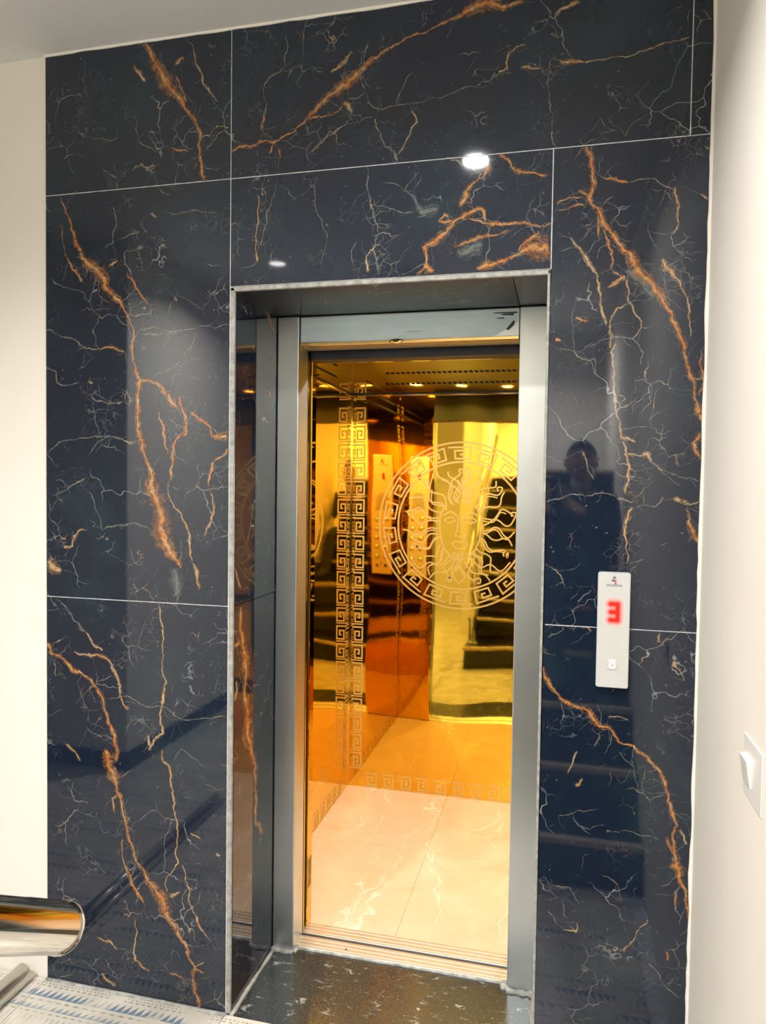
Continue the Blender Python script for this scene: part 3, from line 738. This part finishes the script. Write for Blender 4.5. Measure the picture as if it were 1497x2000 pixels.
for hgt in (0.24, 0.40, 0.56):
    obj('infill_bar', tube(bmesh.new(), [(RXX, py, hgt + 0.06), (RXX, -2.9, rz(-2.9, hgt + 0.06) + 0.0)], 0.011, 16), 'polished_steel', rail, True)
# ---- low stainless rail along the left edge of the landing
lr = tag(empty('floor_rail', (-1.58, -0.7, 0)), 'low stainless steel double rail on the floor left of the tiles', 'rail')
obj('rail_tube', tube(bmesh.new(), [(-1.596, -0.012, 0.026), (-1.596, -1.30, 0.026)], 0.018, 24), 'polished_steel', lr, True)
obj('rail_tube', tube(bmesh.new(), [(-1.562, -0.012, 0.014), (-1.562, -1.30, 0.014)], 0.012, 24), 'polished_steel', lr, True)
for yy in (-0.30, -0.75, -1.20):
    boxo('rail_foot', (-1.612, -1.550, yy - 0.012, yy + 0.012, 0.0005, 0.010), 'polished_steel', lr, bev=0.001)
# ================================================================ LIFT
# ---- brushed steel door frame with film-covered header
frame = tag(empty('door_frame', ((JX0 + JX1) / 2, YJ, 0)), 'brushed steel lift door frame with blue film left on its header', 'door frame')
for x0, x1, ret in ((RX0 + 0.001, JX0, 1), (JX1, RX1 - 0.001, -1)):
    bm = box(bmesh.new(), x0, x1, YJ, YJ + 0.09, 0.004, ZO - 0.0135, bev=0.003)
    obj('jamb', bm, 'brushed_steel', frame)
hd = boxo('header_panel', (JX0 + 0.002, JX1 - 0.002, YJ + 0.008, YJ + 0.09, 1.985, ZO - 0.014), 'brushed_steel', frame, bev=0.002)
bm = bmesh.new(); n = 40; top = []; bot = []
for k in range(n + 1):
    x = JX0 + 0.006 + (JX1 - JX0 - 0.012) * k / n
    zt = ZO - 0.020 + 0.003 * mnoise.noise((x * 14, 0, 0)); zb = 1.998
    if k > n - 4: zb += 0.010 * (k - (n - 4))
    top.append(bm.verts.new((x, YJ + 0.0065, zt))); bot.append(bm.verts.new((x, YJ + 0.0065, zb)))
for k in range(n): bm.faces.new((bot[k], bot[k + 1], top[k + 1], top[k]))
fo = obj('protective_film', bm, 'blue_film', hd); fo['label'] = 'pale blue protective film, peeled at its right corner'
bm = bmesh.new(); bm.faces.new([bm.verts.new(q) for q in ((-0.172, YJ + 0.006, 2.016), (-0.150, YJ + 0.004, 2.041), (-0.146, YJ + 0.004, 2.038), (-0.150, YJ + 0.004, 2.026), (-0.166, YJ + 0.006, 2.012))])
obj('film_flap', bm, 'film_tear', hd)
bm = bmesh.new()
for a in ((-0.215, 2.064, -0.140, 2.0665), (-0.19, 2.058, -0.15, 2.062), (-0.205, 2.049, -0.178, 2.051)):
    bm.faces.new([bm.verts.new(q) for q in ((a[0], YJ + 0.006, a[1]), (a[2], YJ + 0.006, a[1] - 0.002), (a[2], YJ + 0.006, a[3]), (a[0] + 0.01, YJ + 0.006, a[3]))])
obj('film_tear_mark', bm, 'film_tear', hd)
boxo('header_lip', (JX0 + 0.002, JX1 - 0.002, YJ + 0.002, YJ + 0.012, 1.984, 1.995), 'gold_trim', frame, bev=0.0015)
bm = tube(bmesh.new(), [(-0.508, YJ + 0.004, 1.990), (-0.508, YJ - 0.002, 1.990), (-0.508, YJ - 0.003, 1.990)], [0.0075, 0.0075, 0.005], 24)
bmesh.ops.scale(bm, vec=(3.0, 1, 1), space=Matrix.Translation((0.508, 0, 0)), verts=bm.verts)
kp = obj('key_escutcheon', bm, 'gold_trim', frame, True)
bm = tube(bmesh.new(), [(-0.508, YJ - 0.0028, 1.990), (-0.508, YJ - 0.0034, 1.990)], 0.003, 12); bmesh.ops.scale(bm, vec=(3.0, 1, 1), space=Matrix.Translation((0.508, 0, 0)), verts=bm.verts)
obj('keyhole', bm, 'dark_slot', kp)

# ---- sliding landing and car doors, retracted to the left: only their edges show
ld = tag(empty('landing_door', (JX0 - 0.2, 0.42, 0)), 'retracted steel landing door leaf beside the left jamb', 'door')
boxo('door_leaf', (-1.28, JX0 - 0.006, 0.418, 0.432, 0.008, 2.02), 'brushed_steel', ld, bev=0.002)
boxo('door_seal', (JX0 - 0.007, JX0 - 0.003, 0.420, 0.430, 0.008, 1.985), 'gold_trim', ld)
# ---- sill
sill = tag(empty('door_sill', ((JX0 + JX1) / 2, 0.41, 0)), 'ribbed aluminium lift door sill with a sliding groove', 'sill')
for y0, y1 in ((0.343, 0.404), (0.418, 0.478)):
    sp = boxo('sill_plate', (JX0 - 0.03, JX1 + 0.03, y0, y1, -0.03, 0.006), 'sill_aluminium', sill, bev=0.0015)
    for q in range(3):
        yy = y0 + 0.012 + q * 0.018
        boxo('sill_rib', (JX0 - 0.03, JX1 + 0.03, yy, yy + 0.010, 0.0055, 0.0068), 'sill_aluminium', sp)
boxo('sill_groove', (JX0 - 0.03, JX1 + 0.03, 0.403, 0.419, -0.035, -0.008), 'door_dark', sill)
obj('sill_screw', disc(bmesh.new(), (-0.66, 0.366, 0.0062), 0.0035, 0.0012, 16), 'dark_slot', sill)

# ---- car
car = tag(empty('lift_car', ((CLX + CRX) / 2, 1.07, 0)), 'lift car lined with etched gold mirror panels and a cream marble floor', 'lift')
back = boxo('back_panel', (CLX, CRX, CBY, CBY + 0.02, 0.002, CCZ), 'gold_mirror', car)
left = boxo('side_panel', (CLX - 0.02, CLX, CFY - 0.04, CBY + 0.02, 0.002, CCZ), 'gold_mirror', car)
right = boxo('side_panel', (CRX, CRX + 0.02, CFY - 0.04, CBY + 0.02, 0.002, CCZ), 'gold_mirror', car)
retl = boxo('front_return', (CLX, JX0 + 0.002, CFY - 0.042, CFY, 0.007, CCZ), 'gold_mirror', car, bev=0.002)
retr = boxo('front_return', (JX1 - 0.002, CRX, CFY - 0.042, CFY, 0.007, CCZ), 'gold_mirror', car, bev=0.002)
boxo('car_header', (JX0 + 0.002, JX1 - 0.002, CFY - 0.06, CFY, 1.960, CCZ), 'door_dark', car)
boxo('header_trim', (JX0 + 0.002, JX1 - 0.002, CFY - 0.008, CFY + 0.004, 1.957, 1.964), 'gold_trim', car)
boxo('sliding_door', (-1.30, JX0 - 0.010, 0.4355, 0.4455, 0.008, 2.02), 'door_dark', car, bev=0.001)
cl = boxo('car_ceiling', (CLX - 0.02, CRX + 0.02, CFY - 0.06, CBY + 0.02, CCZ, CCZ + 0.04), 'brushed_steel', car)
boxo('floor_base', (CLX - 0.02, CRX + 0.02, 0.478, CBY + 0.02, -0.06, -0.008), 'grout', car)
for x0, x1 in ((CLX, -0.5205), (-0.5195, CRX)):
    for y0, y1 in ((0.479, 1.0795), (1.0805, CBY)):
        boxo('floor_tile', (x0, x1, y0, y1, -0.012, 0.002), 'car_floor_marble', car)
# dark seam rails at 2 m
boxo('seam_rail', (CLX, CRX, CBY - 0.004, CBY, 1.998, 2.008), 'dark_slot', back); boxo('seam_bead', (CLX, CRX, CBY - 0.005, CBY, 1.990, 1.997), 'gold_trim', back)
boxo('seam_rail', (CLX, CLX + 0.004, CFY, CBY, 1.998, 2.008), 'dark_slot', left); boxo('seam_bead', (CLX, CLX + 0.005, CFY, CBY, 1.990, 1.997), 'gold_trim', left)
boxo('seam_rail', (CRX - 0.004, CRX, CFY, CBY, 1.998, 2.008), 'dark_slot', right)
boxo('corner_bead', (CLX, CLX + 0.004, CBY - 0.004, CBY, 0.002, CCZ), 'gold_trim', back)
# slanted vent slots in the upper band
def slotmesh(L, h, sl):
    bm = bmesh.new(); f = [bm.verts.new(q) for q in ((0, 0, 0), (L, 0, 0), (L + sl, 0, h), (sl, 0, h))]; bm.faces.new(f)
    r = bmesh.ops.extrude_face_region(bm, geom=bm.faces[:]); bmesh.ops.translate(bm, vec=(0, -0.0015, 0), verts=[g for g in r['geom'] if isinstance(g, bmesh.types.BMVert)])
    bmesh.ops.recalc_face_normals(bm, faces=bm.faces)
    me = bpy.data.meshes.new('vent_slot'); bm.to_mesh(me); bm.free(); me.materials.append(M['dark_slot']); return me
sm_ = slotmesh(0.018, 0.010, -0.008)
for z in (2.045, 2.098):
    for k in range(26):
        o = bpy.data.objects.new('vent_slot', sm_); COL.objects.link(o); o.parent = back; o.location = (-0.86 + 0.026 * k, CBY - 0.0002, z)
    for k in range(30):
        o = bpy.data.objects.new('vent_slot', sm_); COL.objects.link(o); o.parent = left; o.rotation_euler = (0, 0, math.pi / 2); o.location = (CLX + 0.0002, 0.62 + 0.026 * k, z)
bm = bmesh.new()
for k in range(9):
    z = 0.140 + k * 0.0115
    bm.faces.new([bm.verts.new(q) for q in ((JX0 + 0.0026, CFY - 0.036, z), (JX0 + 0.0026, CFY - 0.006, z + 0.008), (JX0 + 0.0026, CFY - 0.006, z + 0.013), (JX0 + 0.0026, CFY - 0.036, z + 0.005))])
obj('return_vent', bm, 'dark_slot', retl)
# Greek key motifs, each one etched into the panel
KEY = [(0, 1), (1, 1), (1, 0), (0.28, 0), (0.28, 0.66), (0.70, 0.66), (0.70, 0.32), (0.5, 0.32)]
def keymesh(name, w_, h_, lw, flip=False):
    bm = bmesh.new(); pl = lambda a, b, off: (a, -off, b)
    pts = [((1 - a if flip else a) * (w_ - lw) + lw / 2, b * (h_ - lw) + lw / 2) for a, b in KEY]
    ribbon(bm, pts, lw, pl, 0.0)
    base = [(0, -0.10 * h_), (w_, -0.10 * h_)]
    ribbon(bm, base, lw * 0.8, pl, 0.0)
    bm.normal_update()
    for f in bm.faces:
        if f.normal.y > 0: f.normal_flip()
    me = bpy.data.meshes.new(name); bm.to_mesh(me); bm.free(); me.materials.append(M['gold_etch']); return me
kc = keymesh('greek_key', 0.062, 0.074, 0.0085); kf = keymesh('greek_key', 0.062, 0.074, 0.0085, True)
kr = keymesh('greek_key', 0.070, 0.066, 0.008)
def put(me, par, loc, rz=0.0):
    o = bpy.data.objects.new('greek_key', me); COL.objects.link(o); o.parent = par; o.location = loc; o.rotation_euler = (0, 0, rz)
P_ = 0.0925
for k in range(21):
    z = 0.105 + k * P_
    if z > 1.9: z += 0.03
    put(kc, back, (CLX + 0.010, CBY - 0.0006, z)); put(kf, back, (CRX - 0.072, CBY - 0.0006, z))
    put(kf, left, (CLX + 0.0006, CBY - 0.075, z), math.pi / 2); put(kc, left, (CLX + 0.0006, CFY + 0.02, z), math.pi / 2)
for k in range(11): put(kr, back, (CLX + 0.085 + 0.0885 * k, CBY - 0.0006, 0.014))
for k in range(11): put(kr, left, (CLX + 0.0006, CFY + 0.10 + 0.0885 * k, 0.014), math.pi / 2)

# etched roundel: key ring round a head with streaming hair
bm = bmesh.new(); CX, CZ = -0.478, 1.352
pl = lambda a, b, off: (CX + a, CBY - 0.0006 - off, CZ + b)
cnt = [0]
def etch(pts, w_=0.0075):
    cnt[0] += 1; ribbon(bm, pts, w_, pl, 0.0000015 * cnt[0])
def circ(r, n=96, w_=0.009): etch([(r * math.cos(2 * math.pi * k / n), r * math.sin(2 * math.pi * k / n)) for k in range(n + 1)], w_)
circ(0.408); circ(0.312)
NK = 18
for k in range(NK):
    a0 = 2 * math.pi * k / NK; da = 2 * math.pi / NK * 0.84
    pts = []
    for (u, v_) in KEY:
        rr = 0.330 + 0.058 * v_; pts.append((rr * math.cos(a0 - u * da), rr * math.sin(a0 - u * da)))
    etch(pts, 0.0085)
def curve(ctrl, w_=0.007, n=14):
    P = [Vector(c) for c in ctrl]; P = [2 * P[0] - P[1]] + P + [2 * P[-1] - P[-2]]; out = []
    for i in range(1, len(P) - 2):
        for s in range(n):
            u = s / n
            out.append(0.5 * ((2 * P[i]) + (P[i + 1] - P[i - 1]) * u + (2 * P[i - 1] - 5 * P[i] + 4 * P[i + 1] - P[i + 2]) * u * u + (3 * P[i] - P[i - 1] - 3 * P[i + 1] + P[i + 2]) * u ** 3))
    out.append(P[-2]); etch([(q.x, q.y) for q in out], w_)
for sg in (-1, 1):
    curve([(0.0, -0.165), (0.045 * sg, -0.150), (0.085 * sg, -0.095), (0.100 * sg, -0.02), (0.098 * sg, 0.05), (0.070 * sg, 0.10)])
    curve([(0.022 * sg, 0.028), (0.045 * sg, 0.042), (0.078 * sg, 0.026), (0.050 * sg, 0.014), (0.022 * sg, 0.028)], 0.006)
    curve([(0.014 * sg, 0.046), (0.048 * sg, 0.068), (0.086 * sg, 0.050)])
    curve([(0.012 * sg, 0.04), (0.014 * sg, -0.02), (0.024 * sg, -0.046), (0.0, -0.054)], 0.006)
    curve([(0.0, -0.082), (0.018 * sg, -0.076), (0.040 * sg, -0.088)], 0.006)
    curve([(0.0, -0.112), (0.022 * sg, -0.108), (0.040 * sg, -0.088)], 0.006)
    curve([(0.05 * sg, -0.15), (0.10 * sg, -0.20), (0.15 * sg, -0.185), (0.20 * sg, -0.215), (0.245 * sg, -0.17)])
    curve([(0.02 * sg, -0.165), (0.06 * sg, -0.225), (0.12 * sg, -0.235), (0.15 * sg, -0.265)])
    for q in range(15):
        a = math.radians(96 - q * 13.0 + random.uniform(-3, 3)); r0 = 0.115 if q < 11 else 0.135
        ph = random.uniform(0, 6.28); am = random.uniform(0.014, 0.026); r1 = random.uniform(0.25, 0.298)
        ctrl = []
        for s in range(7):
            rr = r0 + (r1 - r0) * s / 6; off_ = am * math.sin(ph + s * 1.35) * (0.4 + s / 6)
            ctrl.append((sg * (rr * math.cos(a) - off_ * math.sin(a)), rr * math.sin(a) + off_ * math.cos(a)))
        if q % 3 == 1:      # curled end
            ex, ey = ctrl[-1]
            ctrl += [(ex + sg * 0.004, ey + 0.022), (ex - sg * 0.018, ey + 0.022), (ex - sg * 0.014, ey + 0.004)]
        curve(ctrl, 0.0075, 8)
        if q % 2 == 0: curve([(c[0] * 0.97 + 0.010 * math.sin(a), c[1] * 0.97 - 0.012 * math.cos(a)) for c in ctrl[:6]], 0.006, 8)
bm.normal_update()
for f in bm.faces:
    if f.normal.y > 0: f.normal_flip()
ro = obj('etched_roundel', bm, 'gold_etch', back); ro['label'] = 'etched roundel of a head with streaming hair inside a key ring'
# ceiling spots
for i, x in enumerate((-0.884, -0.605, -0.325, -0.046)):
    downlight(x, 0.765, CCZ, ('leftmost', 'second from left', 'second from right', 'rightmost')[i] + ' of the four small white spotlights in the lift car ceiling', CAR_W, 'car_lamp_glow', 0.034, (1.0, 0.975, 0.94), 'lift car spotlights')

# ---- car operating panel on the left front return (seen in the mirrors)
px0, px1, pz0, pz1 = -0.982, -0.852, 0.945, 1.745
cop = tag(empty('car_operating_panel', ((px0 + px1) / 2, CFY, pz0)), 'tall white button panel inside the lift car, seen in its gold mirrors', 'button panel')
yb = CFY + 0.0005
boxo('panel_plate', (px0, px1, yb, yb + 0.012, pz0, pz1), 'white_plastic', cop, bev=0.004)
yf = yb + 0.0125; cxp = (px0 + px1) / 2
def yrot(): return (math.pi / 2, 0, math.pi)
text('panel_logo', 'Z', 0.026, 'print_black', cop, (cxp + 0.008, yf, 1.708), yrot(), 0.3, bold=0.0006)
text('panel_logo_letter', 'E', 0.022, 'print_red', cop, (cxp - 0.005, yf, 1.700), yrot(), bold=0.0006)
text('panel_name', 'ZATA ELEVATORS', 0.0085, 'print_grey', cop, (cxp, yf, 1.684), yrot())
boxo('floor_display', (cxp - 0.010, cxp + 0.010, yf - 0.001, yf + 0.0002, 1.595, 1.635), 'print_red', cop)
bm = bmesh.new()
for k in range(16):
    z = 1.500 - k * 0.0072
    wd = 0.046 * (0.55 if k < 2 else random.uniform(0.8, 1.0)); box(bm, cxp - wd, cxp + wd, yf - 0.0005, yf + 0.0002, z, z + (0.0018))
obj('notice_text', bm, 'print_grey', cop)
for r in range(5):
    for c in (-1, 1):
        bx_, bz_ = cxp + c * 0.030, 1.335 - r * 0.066
        bt = obj('button', disc(bmesh.new(), (bx_, yf - 0.002, bz_), 0.016, 0.004, 24, 'Y'), 'white_glass', cop)
        obj('button_light', disc(bmesh.new(), (bx_, yf + 0.0018, bz_), 0.0075, 0.001, 16, 'Y'), 'button_green' if (r, c) in ((0, 1), (4, 1)) else 'button_glow', bt)
for c, z in ((-1, 1.005), (1, 1.005), (0, 1.022)):
    obj('key_switch', disc(bmesh.new(), (cxp + c * 0.03, yf - 0.001, z), 0.008 if c else 0.004, 0.003, 20, 'Y'), 'print_black', cop)

# ---- hall call panel on the right-hand tiles
hx0, hx1, hz0, hz1 = 0.0935, 0.1715, 1.044, 1.334
hall = tag(empty('hall_call_panel', ((hx0 + hx1) / 2, 0, hz0)), 'slim white lift call panel showing a red 3 on the black tiles', 'call panel')
hc = (hx0 + hx1) / 2
obj('back_box', rrect(bmesh.new(), hx0, hx1, hz0, hz1, -0.010, -0.0005, 0.006), 'clear_edge', hall)
obj('face_glass', rrect(bmesh.new(), hx0 + 0.0016, hx1 - 0.0016, hz0 + 0.0016, hz1 - 0.0042, -0.0125, -0.0095, 0.005), 'white_glass', hall)
yq = -0.0128
text('logo_letter', 'Z', 0.0155, 'print_black', hall, (hc - 0.0028, yq, 1.3165), shear=0.35, sx=0.8, bold=0.0003)
text('logo_letter', 'E', 0.0155, 'print_red', hall, (hc + 0.0030, yq, 1.3095), sx=0.75, bold=0.0003)
boxo('name_plate', (hc - 0.0195, hc + 0.0195, yq, yq + 0.0004, 1.2985, 1.3045), 'clear_edge', hall)
text('maker_name', 'ZATA ELEVATORS', 0.0050, 'print_black', hall, (hc, yq - 0.0002, 1.3015), sx=0.92)
# soft red 3 shining through the frosted face
gx0, gx1, gz0, gz1, nx, nz_ = hc - 0.030, hc + 0.030, 1.182, 1.286, 36, 60
segs = []; ax0, ax1, az0, azm, az1 = hc - 0.0070, hc + 0.0095, 1.2145, 1.2345, 1.2545
segs = [((ax0, az1), (ax1, az1)), ((ax0 + 0.001, azm), (ax1, azm)), ((ax0, az0), (ax1, az0)), ((ax1, az0), (ax1, az1))]
def sd(p, a, b):
    a = Vector(a); b = Vector(b); q = Vector(p); d_ = b - a; u = max(0, min(1, (q - a).dot(d_) / d_.dot(d_))); return (q - a - d_ * u).length
bm = bmesh.new(); gl = bm.verts.layers.float.new('glow'); G = []
for j in range(nz_ + 1):
    rowv = []
    for i in range(nx + 1):
        x = gx0 + (gx1 - gx0) * i / nx; z = gz0 + (gz1 - gz0) * j / nz_
        vv = bm.verts.new((x, yq + 0.0001, z)); dd = min(sd((x, z), a, b) for a, b in segs)
        vv[gl] = max(0.0, min(1.0, 1.0 - (dd - 0.0036) / 0.0150)) ** 1.3 if dd > 0.0036 else 1.0
        rowv.append(vv)
    G.append(rowv)
for j in range(nz_):
    for i in range(nx):
        q = (G[j][i], G[j][i + 1], G[j + 1][i + 1], G[j + 1][i])
        if max(v_[gl] for v_ in q) > 0.0: bm.faces.new(q)
for vv in [v_ for v_ in bm.verts if not v_.link_faces]: bm.verts.remove(vv)
dg = obj('floor_digit', bm, 'digit_red', hall); dg['label'] = 'glowing red digit 3'
bt = boxo('call_button', (hc - 0.0135, hc + 0.0125, -0.0137, -0.0123, 1.0905, 1.1165), 'white_glass', hall, bev=0.0006)
bm = bmesh.new(); c_ = Vector((hc - 0.0005, 1.1015)); n = 32
rg = [[bm.verts.new((c_.x + r * math.cos(2 * math.pi * k / n), -0.0139, c_.y + r * math.sin(2 * math.pi * k / n))) for k in range(n)] for r in (0.0052, 0.0080)]
for k in range(n): bm.faces.new((rg[0][k], rg[0][(k + 1) % n], rg[1][(k + 1) % n], rg[1][k]))
bm.faces.new([bm.verts.new(q) for q in ((c_.x - 0.008, -0.0139, 1.1115), (c_.x + 0.008, -0.0139, 1.1115), (c_.x + 0.008, -0.0139, 1.1140), (c_.x - 0.008, -0.0139, 1.1140))])
obj('button_ring', bm, 'button_glow', bt)

# ---- light switch on the right-hand wall
sw = tag(empty('light_switch', (XR, -0.53, 1.0)), 'white rocker light switch on the cream side wall', 'switch')
X0 = XR + 0.001
boxo('switch_plate', (X0 - 0.0022, X0, -0.600, -0.478, 1.000, 1.104), 'switch_plastic', sw, bev=0.0008)
bm = bmesh.new(); q = [(X0 - 0.002, -0.535, 1.021), (X0 - 0.002, -0.484, 1.021), (X0 - 0.002, -0.484, 1.070), (X0 - 0.002, -0.535, 1.070)]
q2 = [(X0 - 0.004, -0.534, 1.022), (X0 - 0.004, -0.485, 1.022), (X0 - 0.011, -0.485, 1.069), (X0 - 0.011, -0.534, 1.069)]
a = [bm.verts.new(p) for p in q]; b = [bm.verts.new(p) for p in q2]
bm.faces.new(b)
for k in range(4): bm.faces.new((a[k], a[(k + 1) % 4], b[(k + 1) % 4], b[k]))
bmesh.ops.recalc_face_normals(bm, faces=bm.faces)
obj('rocker', bm, 'switch_plastic', sw)
# ================================================================ PERSON seated on the stairs behind the viewpoint (dark outline in the tiles)
def skin(name, verts, edges, radii, mat, parent, root=0, sub=1):
    me = bpy.data.meshes.new(name); me.from_pydata([Vector(v) for v in verts], edges, [])
    o = bpy.data.objects.new('tmp', me); COL.objects.link(o)
    md = o.modifiers.new('s', 'SKIN'); md.use_smooth_shade = True
    for i, r in enumerate(radii):
        sv = me.skin_vertices[0].data[i]; sv.radius = r if hasattr(r, '__len__') else (r, r); sv.use_root = i == root
    ms = o.modifiers.new('u', 'SUBSURF'); ms.levels = sub + 1; ms.render_levels = sub + 1
    bpy.context.view_layer.update()
    m2 = bpy.data.meshes.new_from_object(o.evaluated_get(bpy.context.evaluated_depsgraph_get()))
    bpy.data.objects.remove(o); bpy.data.meshes.remove(me)
    m2.materials.clear()
    for p in m2.polygons: p.use_smooth = True
    return link(name, m2, mat, parent)
plain('dark_cloth', (0.016, 0.018, 0.026), 0.85, var=0.3, scale=60)
plain('skin_tone', (0.38, 0.22, 0.15), 0.5)
plain('hair_black', (0.010, 0.009, 0.008), 0.6, var=0.4, scale=150)
plain('phone_black', (0.012, 0.012, 0.014), 0.2)
k0 = 5; seatz = RI * k0; seaty = SY - TR * (k0 - 1) - 0.14
pr = tag(empty('person', (0.10, seaty, seatz)), 'person in dark clothes seated on the stairs holding a phone', 'person')
ox, oy, oz = 0.10, seaty, seatz
def W(x, y, z): return (ox + x, oy + y, oz + z)
fz = RI * (k0 - 2) - oz + 0.045; fy = SY - TR * (k0 - 3) - 0.17 - oy
V_ = [W(0, 0, .12), W(0, .0, .30), W(0, .03, .52), W(0, .045, .60),
      W(-.095, .05, .115), W(-.125, .34, .15), W(-.12, fy - .03, fz + .03), W(-.12, fy + .11, fz),
      W(.095, .05, .115), W(.115, .36, .15), W(.11, fy - .02, fz + .03), W(.11, fy + .12, fz),
      W(-.16, .03, .54), W(-.225, .13, .33), W(-.165, .30, .50),
      W(.16, .03, .54), W(.160, .18, .32), W(.02, .31, .49)]
E_ = [(0, 1), (1, 2), (2, 3), (0, 4), (4, 5), (5, 6), (6, 7), (0, 8), (8, 9), (9, 10), (10, 11), (2, 12), (12, 13), (13, 14), (2, 15), (15, 16), (16, 17)]
R2 = [(.145, .115), (.135, .105), (.125, .10), .055, .088, .066, .042, .034, .088, .066, .042, .034, .062, .045, .034, .062, .045, .034]
skin('body', V_, E_, R2, 'dark_cloth', pr, 0)
# head with face
bm = bmesh.new(); bmesh.ops.create_uvsphere(bm, u_segments=28, v_segments=20, radius=1.0)
hx, hy, hz = W(0.0, .075, .755)
for q in bm.verts:
    x, y, z = q.co; jaw = 1.0 - 0.22 * max(0, -z) ** 1.5
    q.co = (hx + x * 0.076 * jaw, hy + y * 0.094 * (1.0 - 0.08 * max(0, -z)), hz + z * 0.112)
hd_ = obj('head', bm, 'skin_tone', pr, True)
obj('neck', tube(bmesh.new(), [W(0, .04, .58), W(0, .055, .70)], [.054, .050], 20), 'skin_tone', hd_, True)
nb_ = tube(bmesh.new(), [(hx, hy + .088, hz + .018), (hx, hy + .100, hz - .008), (hx, hy + .108, hz - .020), (hx, hy + .092, hz - .028)], [.008, .011, .014, .008], 12)
obj('nose', nb_, 'skin_tone', hd_, True)
for s in (-1, 1):
    obj('eye', tube(bmesh.new(), [(hx + s * .031, hy + .076, hz + .012), (hx + s * .031, hy + .0865, hz + .012)], [.012, .005], 14), 'white_plastic', hd_, True)
    obj('pupil', tube(bmesh.new(), [(hx + s * .031, hy + .084, hz + .012), (hx + s * .031, hy + .0885, hz + .012)], [.0055, .003], 12), 'print_black', hd_, True)
    obj('brow', tube(bmesh.new(), [(hx + s * .014, hy + .089, hz + .030), (hx + s * .032, hy + .086, hz + .035), (hx + s * .048, hy + .076, hz + .030)], [.003, .004, .002], 8), 'hair_black', hd_, True)
    obj('ear', tube(bmesh.new(), [(hx + s * .072, hy - .005, hz + .022), (hx + s * .083, hy - .012, hz + .012), (hx + s * .082, hy - .010, hz - .008), (hx + s * .072, hy - .002, hz - .024)], [.008, .013, .012, .006], 12), 'skin_tone', hd_, True)
obj('mouth', tube(bmesh.new(), [(hx - .024, hy + .080, hz - .055), (hx, hy + .089, hz - .056), (hx + .024, hy + .080, hz - .055)], [.003, .006, .003], 10), 'print_red', hd_, True)
bm = bmesh.new(); bmesh.ops.create_uvsphere(bm, u_segments=32, v_segments=24, radius=1.0)
bmesh.ops.delete(bm, geom=[q for q in bm.verts if q.co.z < 0.32 * (q.co.y + 0.75) and not (q.co.y < -0.15 and q.co.z > -0.45)], context='VERTS')
for q in bm.verts:
    x, y, z = q.co; k_ = 1 + 0.04 * mnoise.noise((x * 5, y * 5, z * 5))
    q.co = (hx + x * .083 * k_, hy + y * .102 * k_, hz + .006 + z * .118 * k_)
obj('hair', bm, 'hair_black', pr, True)
# hands closed round the phone
pcx, pcy, pcz = -0.035, -1.985, 1.525
ph = tag(empty('phone', (pcx, pcy, pcz - 0.08)), 'black phone held up by the person on the stairs', 'phone')
boxo('phone_body', (pcx - .038, pcx + .038, pcy - .004, pcy + .004, pcz - .080, pcz + .080), 'phone_black', ph, bev=0.003)
for j, q in enumerate(((.022, .066), (.022, .046))):
    obj('phone_lens', disc(bmesh.new(), (pcx + q[0], pcy + .003, pcz + q[1]), .007, .002, 20, 'Y'), 'clear_edge', ph)
def hand(wrist, s):
    wx, wy, wz = wrist
    px_ = pcx + s * .044
    pv = [(wx, wy, wz), (px_ + s * .012, pcy - .018, pcz - .050), (px_ + s * .010, pcy - .016, pcz - .010)]
    ed = [(0, 1), (1, 2)]; rd = [.026, (.020, .034), (.017, .032)]
    skin('palm', pv, ed, rd, 'skin_tone', pr, 0)
    for i in range(4):
        z = pcz - .040 + i * .021; L = (.040, .048, .050, .044)[i]
        skin('finger', [(px_ + s * .012, pcy - .010, z), (px_ + s * .010, pcy + .012, z + .002), (px_ - s * .012, pcy + .0155, z + .004), (px_ - s * L * .62, pcy + .0135, z + .005)], [(0, 1), (1, 2), (2, 3)], [.0092, .0088, .0082, .0070], 'skin_tone', pr, 0)
    skin('thumb', [(px_ + s * .006, pcy - .024, pcz - .052), (px_ - s * .004, pcy - .026, pcz - .026), (px_ - s * .018, pcy - .014, pcz - .004)], [(0, 1), (1, 2)], [.0125, .0105, .0085], 'skin_tone', pr, 0)
hand(V_[14], -1)
hand(V_[17], 1)
